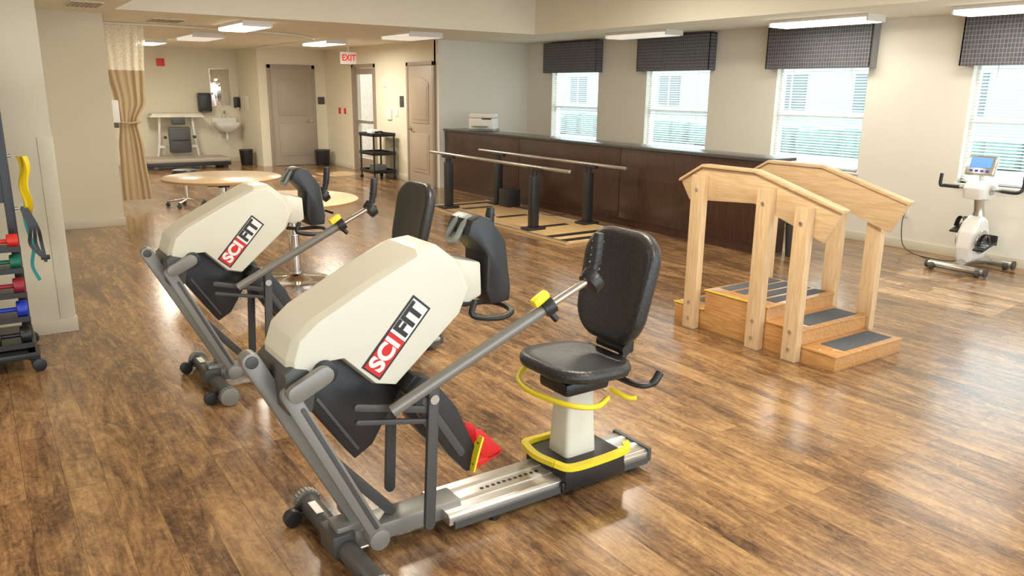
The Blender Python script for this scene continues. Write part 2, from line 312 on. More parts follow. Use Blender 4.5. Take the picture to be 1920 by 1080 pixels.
th=thing("push_bar","grey metal panic bar across a glass exit door","door hardware",(6.801,15.35,1.03))
MB().bb((-.06,-.38,-.03),(-.03,.38,.03),0,.006).done("bar",["steel"],th)
for s in (-1,1): MB().bb((-.035,s*.34-.04,-.02),(0,s*.34+.04,.02)).done("bracket",["steel"],th)
th=thing("exit_sign","white ceiling-mounted exit sign with red letters","exit sign",(6.62,15.7,2.30))
MB().box((0,0,.0),(.36,.04,.24),0,.006).done("housing",["paper"],th); MB().cyl((0,0,.12),(0,0,.22),.02).done("ceiling_mount",["white"],th)
text_mesh("lettering","EXIT",.175,frame_mtx((0,-.022,0),(1,0,0),(0,0,1)),"exitred",th,off=.004,sx=.85)
# ------------------------------------------------------------------ ceiling fixtures
def fixture(x,y,w,l,lit,z=CZ):
    th=thing("ceiling_light","surface-mounted fluorescent ceiling light with %s diffuser"%("a glowing" if lit else "an unlit but faintly glowing"),"ceiling light",(x,y,z),group="ceiling lights")
    MB().bb((-w/2,-l/2,-.035),(w/2,l/2,0),0,.004).bb((-w/2,-l/2,-.075),(w/2,-l/2+.02,-.03)).bb((-w/2,l/2-.02,-.075),(w/2,l/2,-.03)).done("housing",["white"],th)
    MB().bb((-w/2+.012,-l/2+.02,-.08),(w/2-.012,l/2-.02,-.035),0,.015).done("diffuser",["light" if lit else "lightd"],th)  # unlit diffusers carry a weak glow in their material
    if lit:
        ld=bpy.data.lights.new("lamp",'AREA'); ld.shape='RECTANGLE'; ld.size=w; ld.size_y=l; ld.energy=lit; ld.color=(1,.92,.78)
        lo=bpy.data.objects.new("lamp",ld); COL.objects.link(lo); lo.parent=th; lo.location=(0,0,-.09)
fixture(3.2,11.05,.38,1.2,58); fixture(2.95,16.2,.38,1.2,68); fixture(5.45,14.0,.38,1.2,72); fixture(5.75,11.2,.55,1.0,0); fixture(3.3,13.9,.5,1.2,0)
fixture(8.0,8.5,.32,1.25,0); fixture(8.0,5.6,.32,1.25,12); fixture(8.0,3.5,.32,1.25,12); fixture(-1.3,3.2,.38,1.2,38)  # last fixture is out of view, added to brighten the left foreground
for x,y,e in ((2.8,3,75),(5.8,3,22),(2.8,6.6,68),(5.8,6.6,45),(2.4,.2,50),(6.0,0,22)): fixture(x,y,.38,1.2,e,3.05)  # tray fixtures are out of view, added as extra room light
def vent(x,y,w,l): 
    b=MB(); b.bb((x-w/2,y-l/2,CZ-.012),(x+w/2,y+l/2,CZ),0,.003)
    for k in range(7): b.box((x-w/2+w*(k+.5)/7,y,CZ-.016),(w/12,l*.85,.006),1)
    b.done("air_vent",["ceil","frame"],label="small rectangular louvred air vent in the ceiling",category="air vent")
vent(1.15,9.6,.3,.6); vent(2.25,11.2,.4,.5)
th=thing("curtain_track","white curved curtain track fixed to the ceiling","curtain track",(0,0,CZ))
MB().tube([(1.55,12.0,-.02),(2.6,12.0,-.02),(3.6,12.2,-.02),(4.5,12.6,-.02),(5.1,13.6,-.02),(5.2,15,-.02),(5.2,17.4,-.02)],.014,sm=8).done("rail",["white"],th)
for x in (1.8,2.6,3.6): MB().cyl((x,12.05,-.02),(x,12.05,0),.015).done("mount",["white"],th)
def curt(prof,mat_,name,parent,amp,n=120):
    S=[]
    for z,x0,x1 in prof:
        row=[]
        for i in range(n+1):
            t=i/n; a=amp*(.6+.4*math.sin(9*t+1)); row.append((x0+(x1-x0)*t+.2*a*math.sin(t*37+z),a*math.sin(t*2*math.pi*5+.45*math.sin(z*3+5*t)),z))
        S.append(row)
    return MB().loft(S,0,False,False).done(name,[mat_],parent,ang=80)
th=thing("privacy_curtain","tan privacy curtain with mesh top tied back beside a pillar","curtain",(0,12.0,0))
def interp(tab,n):
    out=[]
    for i in range(n+1):
        z=tab[0][0]+(tab[-1][0]-tab[0][0])*i/n
        for a,b_ in zip(tab,tab[1:]):
            if b_[0]<=z<=a[0]+1e-6:
                t=(a[0]-z)/(a[0]-b_[0]); t=t*t*(3-2*t); out.append((z,a[1]+(b_[1]-a[1])*t,a[2]+(b_[2]-a[2])*t)); break
    return out
curt(interp([(2.48,1.58,2.12),(1.90,1.60,2.08)],6),"net","mesh_panel",th,.010)
curt(interp([(1.90,1.60,2.08),(1.50,1.66,2.06),(1.22,1.70,1.93),(.85,1.66,1.98),(.10,1.64,2.02)],40),"curtain","fabric",th,.016)
MB().tube([(1.68,-.03,1.22),(1.83,-.045,1.20),(1.95,-.03,1.22),(1.95,.03,1.22),(1.83,.045,1.23),(1.68,.03,1.22)],.014,sm=4,closed=True).done("tie_band",["curtain"],th)
# ------------------------------------------------------------------ counter + printer
th=thing("reception_counter","long dark brown wood counter with grey top along the windows","counter",(6.88,5.3,0))
b=MB(); L_=6.88
for k in range(3): b.bb((0,.01+k*L_/3,.10),(.03,(k+1)*L_/3-.001,1.0),0,.001)
b.bb((.03,0.01,0),(.10,L_,1.0)); b.done("front_panel",["brown"],th)
MB().bb((.01,.02,0),(.03,L_,.10)).done("kick_base",["brown"],th)
MB().bb((-.03,-.03,1.0),(.42,L_,1.035),0,.004).done("counter_top",["ctop"],th)
MB().bb((.10,.01,0),(.38,.05,1.0)).done("end_panel",["brown"],th); MB().bb((.10,L_-.05,0),(.38,L_-.01,1.0)).done("end_panel",["brown"],th)
th=thing("printer","white and grey desktop multifunction printer on a counter","printer",(7.1,11.25,1.036),rz=math.radians(-50))
MB().box((0,0,.11),(.42,.34,.20),0,.02).box((0,0,.02),(.44,.36,.04),1,.01).done("body",["white","tabled"],th)
MB().box((0,.0,.25),(.40,.32,.07),0,.012).done("scanner_lid",["white"],th); MB().box((0,-.2,.08),(.26,.12,.015),0,.003).done("paper_tray",["tabled"],th); MB().box((.1,-.15,.21),(.16,.06,.015),0,.003,rot=(.5,0,0)).done("control_panel",["dgrey"],th)
# ------------------------------------------------------------------ stepper
def stepper(loc):
    th=thing("recumbent_stepper","cream and grey recumbent stepper with black padded seat","exercise machine",loc,group="recumbent steppers")
    MB().cyl((0,-.34,.055),(0,.34,.055),.040,bev=.004).box((-.01,0,.075),(.09,.14,.09),0,.01).done("front_stabilizer",["dgrey"],th)
    MB().box((-.012,.22,.0945),(.03,.10,.002)).done("warning_sticker",["white"],th)
    for s in (-1,1):
        b=MB(); b.cyl((0,s*.34,.055),(0,s*.38,.055),.050,bev=.004)
        for k in range(20): a=2*math.pi*k/20; b.box((.049*math.cos(a),s*.36,.055+.049*math.sin(a)),(.008,.03,.008),0)
        b.done("end_cap",["grey"],th)
        MB().cyl((-.085,s*.29-.018,.036),(-.085,s*.29+.018,.036),.036,bev=.006).done("transport_wheel",["black"],th)
        MB().bar((-.085,.04),(0,.07),.035,s*.29+.02,s*.29+.03).done("wheel_bracket",["black"],th)
    MB().box((.24,0,.075),(.50,.12,.07),0,.01).box((.02,0,.10),(.10,.10,.08),0,.01).done("base_beam",["grey"],th)
    b=MB(); b.prism([(-.12,.045),(-.12,.08),(-.105,.092),(.105,.092),(.12,.08),(.12,.045)],.40,1.46,0,.002,'x')
    b.bb((.40,-.055,.092),(1.455,-.03,.096)).bb((.40,.03,.092),(1.455,.055,.096))
    for k in range(11): b.cyl((.62+k*.028,-.005,.092),(.62+k*.028,-.005,.0935),.009,1,10)
    b.done("seat_rail",["alu","black"],th)
    MB().bb((1.455,-.125,.035),(1.475,.125,.100),0,.004).done("rail_end_cap",["dgrey"],th)
    for s in (-1,1): MB().bb((.42,s*.125-.005,.03),(1.45,s*.125+.005,.06)).done("rail_trim",["dgrey"],th)
    for x,y in ((1.38,-.09),(1.38,.09),(.62,-.1),(.62,.1)): MB().cyl((x,y,0),(x,y,.05),.02).done("rubber_foot",["black"],th)
    MB().bar((-.285,.825),(.08,.11),.062,-.03,.03).done("main_post",["grey"],th)
    MB().cyl((-.285,-.035,.825),(-.285,.035,.825),.022,bev=.004).done("post_cap",["dgrey"],th)
    MB().bar((-.16,.56),(.20,.13),.04,-.02,.02).done("rear_strut",["dgrey"],th)
    for s in (-1,1):
        y0=s*.14
        MB().bar((-.205,.73),(.10,.10),.056,y0-.014,y0+.014).done("side_frame",["grey"],th,label="long grey diagonal side frame bar")
        MB().bar((-.165,.675),(.080,.165),.016,y0+s*.014-.003,y0+s*.014+.003).done("frame_groove",["dgrey"],th)
        MB().bar((.31,.67),(.285,.12),.042,y0+s*.03-.01,y0+s*.03+.01).done("link_arm",["dgrey"],th)
        MB().cyl((.305,s*.14,.62),(.305,s*.19,.62),.018).done("pivot_bolt",["steel"],th)
        MB().bar((-.195,.750),(-.10,.795),.062,s*.185-.016,s*.185+.016,bev=.008).done("crank_arm",["grey"],th,label="rounded grey crank arm")
        MB().bar((.02,.645),(.30,.575),.026,s*.16-.008,s*.16+.008).done("push_link",["dgrey"],th)
        MB().bar((.02,.59),(.30,.53),.018,s*.16-.008,s*.16+.008).done("push_link",["dgrey"],th)
        MB().cyl((-.085,s*.10,.79),(-.085,s*.165,.79),.042,bev=.006).done("crank_hub",["black"],th)
        MB().cyl((.09,s*.10,.11),(.09,s*.16,.11),.040,bev=.005).done("pivot_cap",["grey"],th)
        MB().prism([(.20,.67),(.24,.715),(.31,.69),(.41,.56),(.50,.36),(.49,.28),(.45,.285),(.38,.37)],s*.12-.042,s*.12+.042,0,.006).done("foot_shroud",["black"],th,ang=20)
        MB().bar((.28,.61),(.43,.37),.03,s*.12+s*.042-.003,s*.12+s*.042+.003).done("shroud_rib",["dgrey"],th)
        b=MB(); b.prism([(.50,.36),(.55,.31),(.60,.315),(.615,.335),(.57,.385),(.52,.44),(.49,.45)],s*.12-.042,s*.12-.036,0,.002).prism([(.50,.36),(.55,.31),(.60,.315),(.615,.335),(.57,.385),(.52,.44),(.49,.45)],s*.12+.036,s*.12+.042,0,.002)
        b.prism([(.46,.30),(.50,.285),(.61,.315),(.615,.335),(.60,.335),(.50,.31)],s*.12-.042,s*.12+.042,0,.003)
        b.done("heel_cup",["red"],th)
        b=MB(); b.tube([(.47,s*.12-.050,.29),(.485,s*.12-.056,.36),(.51,s*.12-.050,.42)],.01,sm=4,sec=[(-.004,-.02),(.004,-.02),(.004,.02),(-.004,.02)])
        for k in range(4): b.cyl((.474+k*.008,s*.12-.062,.315+k*.027),(.474+k*.008,s*.12-.049,.315+k*.027),.004,1,8)
        b.done("foot_strap",["yellow","black"],th)
        A=Vector((.13,s*.20,.62)); B=Vector((.70,s*.33,.945)); C=Vector((.865,s*.365,1.035))
        MB().tube([A,B],.022,n=16).done("arm_tube",["grey"],th)
        MB().tube([B,C],.014,n=14).done("arm_extension",["chrome"],th)
        d=(B-A).normalized(); MB().cyl(B-d*.025,B+d*.02,.034,bev=.004).cyl(B+Vector((0,-s*.0,-.02)),B+Vector((.03,s*.01,-.055)),.012).done("clamp_collar",["black"],th)
        MB().box(B-d*.03+Vector((-.01,0,.045)),(.07,.035,.03),0,.008,rot=(0,-.5,0)).done("adjust_tab",["yellow"],th)
        MB().cyl(C+Vector((-.015,0,-.025)),C+Vector((.02,0,.0)),.045,bev=.006).cyl(C+Vector((-.01,0,-.005)),C+Vector((.01,0,.02)),.035).done("grip_base",["black"],th)
        b=MB(); b.tube([C,C+Vector((.02,0,.07)),C+Vector((.03,0,.165))],[.017,.020,.017],n=14,sm=4)
        for k in range(5): b.cyl(C+Vector((.012+k*.004,0,.03+k*.025)),C+Vector((.012+k*.004,0,.035+k*.025)),.0225,0,14)
        b.done("hand_grip",["black"],th)
    out=[(-.195,.70),(-.20,.84),(-.175,.91),(-.11,.965),(.10,1.075),(.28,1.16),(.36,1.168),(.46,1.09),(.495,1.005),(.455,.915),(.18,.68),(.10,.70),(.03,.77),(-.02,.82),(-.08,.82),(-.13,.77),(-.155,.70)]
    MB().prism(out,0,0,0,.004,layers=[(-.147,.925),(-.145,.94),(-.108,1.),(.108,1.),(.145,.94),(.147,.925)]).done("housing",["cream"],th,ang=14)
    MB().prism([(-.21,.66),(-.217,.80),(-.19,.825),(-.14,.81),(-.11,.77),(-.13,.66)],-.149,.149,0,.008).done("lower_cover",["dgrey"],th,ang=20)
    MB().prism([(-.14,.68),(-.13,.78),(0,.82),(.12,.74),(.27,.73),(.22,.60),(.12,.44),(.05,.40)],-.05,.05,0,.004).done("drive_cover",["black"],th,ang=20)
    for s in (-1,1): MB().bar((-.08,.66),(.06,.44),.012,s*.052-.004,s*.052+.004).done("cover_rib",["dgrey"],th)
    MB().prism([(.36,1.08),(.42,1.11),(.57,1.075),(.575,.945),(.52,.925),(.40,.95)],-.075,.075,0,.012).done("console_neck",["cream"],th,ang=20)
    ang=math.radians(48.5); X=Vector((math.cos(ang),0,math.sin(ang))); Y=Vector((-math.sin(ang),0,math.cos(ang))); C=Vector((.180,-.1485,.865))
    F=frame_mtx(C,X,Y)
    def lbox(cx,w,h,t,m_,n_,par):
        return MB()._add([(cx-w/2,-h/2,0),(cx+w/2,-h/2,0),(cx+w/2,h/2,0),(cx-w/2,h/2,0),(cx-w/2,-h/2,t),(cx+w/2,-h/2,t),(cx+w/2,h/2,t),(cx-w/2,h/2,t)],[(0,1,2,3),(4,5,6,7),(0,1,5,4),(1,2,6,5),(2,3,7,6),(3,0,4,7)],0,0,F).done(n_,[m_],par)
    lg=lbox(0,.305,.088,.001,"black","logo_plate",th)
    lbox(-.072,.149,.073,.002,"red","red_field",lg); lbox(.074,.140,.073,.002,"white","white_field",lg)
    F2=F.copy(); F2.translation=C+X*-.072+Vector((0,-.003,0)); text_mesh("lettering","SCI",.083,F2,"white",lg,off=.0036,ext=.0005,sx=1.05)
    F3=F.copy(); F3.translation=C+X*.074+Vector((0,-.003,0)); text_mesh("lettering","FIT",.083,F3,"black",lg,off=.0036,ext=.0005,sx=1.1)
    MB().prism([(.51,1.18),(.53,1.235),(.57,1.25),(.61,1.235),(.675,1.145),(.70,.96),(.695,.91),(.61,.905),(.59,.96),(.595,1.10),(.56,1.14)],-.085,.085,0,.009).done("console_shell",["black"],th,ang=25)
    MB().box((.690,0,1.04),(.012,.14,.18),0,.004,rot=(0,math.radians(-8),0)).done("display",["tabled"],th)
    MB().tube([(.56,-.03,1.235),(.52,-.032,1.215),(.49,-.03,1.165),(.485,0,1.155),(.49,.03,1.165),(.52,.032,1.215),(.56,.03,1.235)],.012,sm=5).done("top_handle",["tabled"],th)
    MB().tube([(.54,-.08,.93),(.52,-.10,.88),(.62,-.12,.86),(.70,-.09,.865),(.72,0,.87),(.70,.09,.865),(.62,.12,.86),(.52,.10,.88),(.54,.08,.93)],.012,sm=5).done("lower_handle",["black"],th)
    MB().box((1.12,0,.095),(.34,.30,.10),0,.02).box((1.12,0,.055),(.36,.28,.05),0,.01).done("seat_carriage",["black"],th)
    b=MB()
    for s in (-1,1): b.tube([(.92,s*.11,.165),(.97,s*.155,.152),(1.12,s*.16,.148),(1.28,s*.155,.155),(1.31,s*.12,.168)],.016,sm=4,sec=[(-.016,-.011),(.016,-.011),(.016,.011),(-.016,.011)])
    b.tube([(.92,-.11,.165),(.90,0,.165),(.92,.11,.165)],.016,sm=4,sec=[(-.016,-.011),(.016,-.011),(.016,.011),(-.016,.011)]); b.done("swivel_pedal",["yellow"],th)
    MB().loft([[(1.10+x,y,z) for x,y in rrect(w_,d_,.02,3)] for w_,d_,z in ((.17,.14,.14),(.165,.135,.20),(.15,.12,.38),(.15,.12,.44))],0).done("seat_post",["cream"],th)
    MB().box((1.10,0,.472),(.24,.20,.06),0,.02).box((1.25,0,.50),(.22,.08,.03),0,.01).done("seat_base",["black"],th)
    b=MB(); b.pad(.42,.45,.06,.15,Matrix.Translation((1.10,0,.557))@Matrix.Rotation(math.radians(3),4,'Y'),0,.026,-.008); b.done("seat",["vinyl"],th,ang=60)
    T=Matrix.Translation((1.335,0,.87))@Matrix.Rotation(math.radians(-78),4,'Y')
    b=MB(); S=[]
    for ins,z in ((.03,-.040),(.008,-.030),(0,-.012),(0,.015),(.008,.030),(.03,.037),(.07,.027)):
        row=[]
        for x,y in rrect(.50-2*ins,.44-2*ins,.13-ins*.5,7):
            k=1-.16*max(0,(-x/.25)) ; row.append((x,y*k,z+.35*y*y))
        S.append(row)
    b.loft(S,0,True,mtx=T); b.done("backrest",["vinyl"],th,ang=60)
    MB().tube([(1.25,0,.50),(1.36,0,.515),(1.40,0,.60),(1.40,0,.78)],.02,sm=5).cyl((1.32,-.09,.595),(1.32,.09,.595),.025).box((1.37,0,.595),(.07,.10,.08),0,.015).done("back_bracket",["black"],th)
    for s in (-1,1):
        MB().tube([(1.26,s*.10,.485),(1.30,s*.20,.47),(1.35,s*.23,.48),(1.39,s*.23,.52)],[.014,.014,.018,.018],sm=6).done("side_handle",["black"],th)
        MB().tube([(1.20,s*.13,.45),(1.22,s*.21,.435),(1.25,s*.24,.435)],.011,sm=4).done("seat_lever",["yellow"],th)
    MB().tube([(1.13,-.19,.445),(1.02,-.245,.45),(.92,-.19,.46),(.87,0,.465),(.90,.14,.47),(.97,.19,.50)],.012,sm=6).done("swivel_bar",["yellow"],th)
    return th
s1=stepper((.95,2.5,0)); s1["label"]="cream and grey recumbent stepper with black seat and yellow levers"
s2=dup(s1,(.99,4.53,0),"cream and grey recumbent stepper standing beside round therapy tables")
# ------------------------------------------------------------------ training stairs
th=thing("training_stairs","light wood therapy stairs with two sloped handrails","training stairs",(4.675,3.37,0))
prof=[(-.69,.0),(-.69,.09),(-.42,.09),(-.42,.19),(-.15,.19),(-.15,.29),(.40,.29),(.40,.14),(.69,.14),(.69,0)]
MB().prism(prof,-.37,.37,0,.002,'x').done("step_box",["oak"],th)
for y0,y1,z in ((-.70,-.415,.09),(-.43,-.145,.19),(-.16,.41,.29),(.39,.70,.14)):
    b=MB(); b.bb((-.375,y0,z),(.375,y1,z+.012),0,.004); b.done("tread_board",["oak"],th)
    if y1-y0>.4:
        for q in (-.11,.02,.15,.28): MB().bb((-.24,q,z+.012),(.34,q+.095,z+.015)).done("grit_strip",["tread"],th)
    else: MB().bb((-.22,y0+.05,z+.012),(.32,y1-.06,z+.015)).done("grit_strip",["tread"],th)
b=MB(); b.bb((-.377,-.16,.296),(-.371,.41,.304)).bb((-.377,.41,.146),(-.371,.70,.154)); b.done("edge_marking",["yellow"],th)
for s in (-1,1):
    rail=[(.70,1.07),(.50,1.18),(.03,1.18),(-.63,1.0),(-.52,.80),(.03,.98),(.61,.94)]
    MB().prism(rail,s*.34,s*.38,0,.004,'x').done("handrail",["mapley"],th)
    path=[(.71,1.065),(.50,1.185),(.03,1.185),(-.64,1.0)]
    o=path+[(y-.004,z+.022) for y,z in path[::-1]]
    MB().prism(o,s*.325,s*.40,0,.005,'x').done("rail_cap",["mapley"],th)
    for y,zt in ((.49,1.13),(-.09,1.10),(-.39,1.01)):
        p=MB(); p.bb((min(s*.381,s*.44),y-.055,0.0),(max(s*.381,s*.44),y+.055,zt),0,.005)
        po=p.done("post",["maple"],th)
        for z in (zt-.1,.20,.08): MB().cyl((s*.44,y,z),(s*.448,y,z),.012,0,10).done("bolt",["steel"],po)
# ------------------------------------------------------------------ parallel bars
th=thing("parallel_bars","parallel walking bars with chrome rails on black posts","parallel bars",(6.05,8.8,0))
MB().bb((-.62,-1.95,0.0),(.50,1.45,.03),0,.004).done("floor_platform",["birch"],th)
for x0,y0,x1,y1 in ((-.58,-1.9,.46,-1.78),(-.58,-1.62,.46,-1.50),(-.30,-1.0,.18,-.9),(-.3,-.1,.18,0),(-.3,.8,.18,.9),(-.58,1.2,.46,1.32)): MB().bb((x0,y0,.03),(x1,y1,.034)).done("non_slip_strip",["black"],th)
for x in (-.60,.48): MB().bb((x-.02,-1.95,.03),(x+.02,1.45,.036)).done("edge_trim",["alu"],th)
for x in (-.43,.43):
    MB().cyl((x,-1.75,.80),(x,1.6,.80),.020,bev=.004).done("hand_bar",["steel"],th,label="long metal hand bar")
    for y in (-1.05,1.05):
        p=MB().box((x,y,.36),(.10,.10,.66),0,.008).box((x,y,.045),(.26,.18,.03),0,.006).done("post",["black"],th)
        MB().cyl((x,y,.68),(x,y,.78),.032).box((x,y,.765),(.06,.30,.035),0,.006).done("post_head",["black"],p)
MB().box((.43,.75,.16),(.22,.25,.26),0,.01).done("control_box",["black"],th)
MB().tube([(.43,.6,.04),(.45,.3,.04),(.40,-.3,.04),(.52,-.6,.10),(.62,-.7,.12),(.70,-.8,.2)],.006,sm=6).done("power_cable",["black"],th)
# ------------------------------------------------------------------ tables
def table(loc,label,r):
    th=thing("round_table",label,"table",loc,group="round therapy tables")
    MB().lathe([(r-.01,.715),(r,.72),(r,.742),(r-.01,.75)],n=64).done("table_top",["tabtop"],th)
    MB().lathe([(r+.002,.722),(r+.002,.742)],n=64).done("edge_band",["tabedge"],th)
    MB().lathe([(.30,0),(.30,.012),(.24,.03),(.08,.05),(.06,.07),(.06,.08)],n=40).done("base",["chrome"],th)
    MB().cyl((0,0,.06),(0,0,.42),.05).cyl((0,0,.40),(0,0,.66),.035).done("column",["chrome"],th)
    MB().box((0,0,.69),(.42,.42,.05),0,.01).box((0,0,.66),(.12,.12,.06),0,.01).done("bracket",["black"],th)
    MB().tube([(0,0,.66),(.20,-.14,.65),(.30,-.21,.62)],.01,sm=4).done("lift_lever",["black"],th)
    return th
table((2.22,8.87,0),"round light-wood therapy table with brown edge",.62)
table((2.28,6.80,0),"round light-wood table on a chrome pedestal base",.58)
th=thing("rolling_stool","round rolling stool with chrome five-star caster base","stool",(2.5,12.05,0))
MB().lathe([(.17,.46),(.185,.48),(.185,.51),(.17,.53),(.05,.535)],n=32).done("seat",["black"],th); MB().cyl((0,0,.1),(0,0,.46),.025).done("column",["chrome"],th)
for k in range(5):
    a=2*math.pi*k/5+.3; e=(.27*math.cos(a),.27*math.sin(a))
    MB().tube([(0,0,.11),(e[0]*.5,e[1]*.5,.09),(e[0],e[1],.075)],.016,sm=3).done("base_leg",["chrome"],th)
    MB().cyl((e[0],e[1]-.02,.03),(e[0],e[1]+.02,.03),.03,bev=.004).cyl((e[0],e[1],.04),(e[0],e[1],.08),.01).done("caster",["black"],th)
# ------------------------------------------------------------------ bins
def bin_(loc,r,h,label,m_="black"):
    th=thing("trash_can",label,"trash can",loc)
    MB().lathe([(r*.8,0.0),(r*.82,.005),(r,h),(r*.95,h),(r*.78,.02)],n=28).done("body",[m_],th)
    MB().tube([(r*math.cos(a/16*2*math.pi),r*math.sin(a/16*2*math.pi),h) for a in range(16)],.008,closed=True,n=8).done("rim",["dgrey"],th)
bin_((5.05,17.95,0),.15,.34,"small black waste bin against the wall"); bin_((6.52,17.15,0),.17,.34,"small black waste bin beside a taupe door"); bin_((7.2,5.08,0),.145,.36,"dark grey waste bin at the counter end","dgrey")
# ------------------------------------------------------------------ cart
th=thing("utility_cart","black three-shelf rolling cart against the wall","cart",(6.47,14.1,0))
for x in (-.21,.21):
    for y in (-.30,.30):
        MB().cyl((x,y,.08),(x,y,.86),.018).done("post",["black"],th); MB().cyl((x,y-.015,.035),(x,y+.015,.035),.035,bev=.004).cyl((x,y,.05),(x,y,.09),.01).done("caster",["black"],th)
for z in (.14,.48,.83): MB().box((0,0,z),(.46,.66,.03),0,.008).bb((-.23,-.33,z),(.23,-.32,z+.05)).bb((-.23,.32,z),(.23,.33,z+.05)).bb((.22,-.33,z),(.23,.33,z+.05)).bb((-.23,-.33,z),(-.22,.33,z+.05)).done("shelf",["black"],th)
th=thing("therapy_device","small white tabletop device with coiled dark cord on a cart","device",(6.45,14.2,.846))
MB().box((0,0,.045),(.2,.24,.08),0,.02).done("body",["white"],th); MB().tube([(0,-.10,.05),(-.05,-.2,.05),(.05,-.24,.06),(.08,-.16,.05),(-.04,-.14,.03)],.012,sm=5).done("cord",["black"],th)
MB().box((0,0,.06),(.22,.3,.12),0,.01).done("storage_box",["tabled"],None,(6.47,14.1,.156),label="grey box on the lower cart shelf",category="box")
# ------------------------------------------------------------------ wall things
def plate(name,c,d,m_,label,cat): return MB().box(c,d,0,.004).done(name,[m_],label=label,category=cat)
plate("room_sign",(6.66,17.445,1.42),(.16,.014,.16),"dgrey","small dark room sign beside a door","sign"); plate("room_sign",(6.775,13.62,1.47),(.014,.16,.2),"dgrey","small dark sign beside a tan door","sign")
plate("fire_alarm_pull",(6.772,16.65,1.22),(.022,.10,.13),"redv","red fire alarm pull station on the wall","fire alarm"); plate("fire_alarm_pull",(6.772,16.35,1.22),(.022,.08,.12),"redv","small red alarm box on the wall","fire alarm")
plate("keypad",(6.767,14.15,1.22),(.034,.2,.2),"white","white wall keypad beside the exit door","keypad"); plate("thermostat",(6.772,14.35,1.80),(.022,.1,.14),"white","small white wall thermostat","thermostat")
plate("light_switch",(6.775,13.85,1.25),(.014,.12,.12),"white","white light switch plate","switch")
plate("fire_strobe",(3.63,18.98,2.20),(.16,.05,.16),"redv","red fire strobe high on the wall","fire alarm")
th=thing("wall_mirror","tall frameless mirror above a sink","mirror",(4.86,18.984,1.68)); MB().box((0,0,0),(.42,.012,.80),0,.002).done("glass",["mirror"],th); MB().box((0,.011,0),(.45,.012,.83),0).done("frame",["steel"],th)
th=thing("towel_dispenser","black plastic paper towel dispenser on the wall","dispenser",(4.47,18.905,1.35)); MB().box((0,0,0),(.28,.2,.42),0,.04).done("body",["black"],th); MB().box((0,-.08,-.2),(.2,.04,.03),0,.004).done("paper_slot",["dgrey"],th)
th=thing("soap_dispenser","black wall soap dispenser beside a mirror","dispenser",(5.20,18.955,1.35)); MB().box((0,0,0),(.13,.1,.24),0,.02).done("body",["black"],th); MB().box((0,-.04,-.13),(.06,.05,.03),0,.005).done("nozzle",["white"],th)
plate("wall_notice",(5.266,18.4,1.35),(.012,.25,.3),"white","white framed notice on the wall","notice")
th=thing("wall_sink","white wall-hung sink with chrome faucet","sink",(4.88,18.765,.86))
S=[]
for w_,d_,z in ((.28,.22,-.16),(.46,.36,-.08),(.54,.46,0),(.54,.46,.05),(.46,.38,.05),(.38,.30,-.05)): S.append([(x,y,z) for x,y in rrect(w_,d_,.08,5)])
MB().loft(S,0).box((0,.2,.08),(.54,.08,.14),0,.01).done("basin",["white"],th); MB().tube([(0,.18,.14),(0,.17,.28),(0,.08,.30),(0,.03,.22)],.012,sm=5).cyl((-.1,.18,.14),(-.1,.18,.18),.02).cyl((.1,.18,.14),(.1,.18,.18),.02).done("faucet",["chrome"],th)
MB().tube([(0,0,-.16),(0,0,-.34),(.0,.08,-.38),(0,.2,-.34)],.022,sm=5).tube([(-.08,.2,-.3),(-.08,.1,-.2),(-.05,.05,-.12)],.012,sm=3).done("drain_pipe",["white"],th)
th=thing("hand_sanitizer","white hand sanitizer dispenser on the pillar side","dispenser",(1.522,11.15,1.38)); MB().box((0,0,0),(.13,.13,.28),0,.02).done("body",["white"],th); MB().box((.01,0,-.17),(.08,.08,.06),0,.01).done("nozzle",["dgrey"],th)
th=thing("mat_platform","low padded therapy mat platform with brown vinyl top","mat table",(3.75,17.95,0))
MB().bb((-.85,-.4,.06),(.85,.4,.14),0,.006).done("frame",["black"],th); MB().pad(1.72,.84,.08,.04,Matrix.Translation((0,0,.18)),0,.015).done("pad",["taupe"],th)
for x in (-.75,.75): MB().bb((x-.05,-.35,0),(x+.05,.35,.06)).done("leg",["black"],th)
th=thing("tilt_table","white framed tilt table with dark padded center","tilt table",(3.78,18.68,0))
MB().box((0,0,1.06),(1.10,.40,.04),0,.01).done("frame_top",["white"],th); MB().box((0,0,1.10),(1.04,.38,.05),0,.02).done("pad",["base"],th)
for x in (-.42,.42):
    MB().tube([(x*1.1,0,.0),(x*.9,.0,.5),(x*.8,0,1.04)],.028,sm=3).box((x*1.1,0,.03),(.08,.5,.05),0,.01).done("leg",["white"],th)
    MB().box((x*.72,-.26,.62),(.05,.12,.06),0,.01).done("arm_pad",["black"],th)
MB().box((0,-.24,.56),(.46,.08,.56),0,.05).done("back_pad",["dgrey"],th); MB().box((0,-.24,.96),(.28,.07,.16),0,.03).done("head_pad",["dgrey"],th); MB().box((0,0,.4),(.8,.06,.06),0,.01).done("crossbar",["white"],th)
MB().box((0,-.285,.56),(.36,.02,.03),0,.004).done("strap",["black"],th)
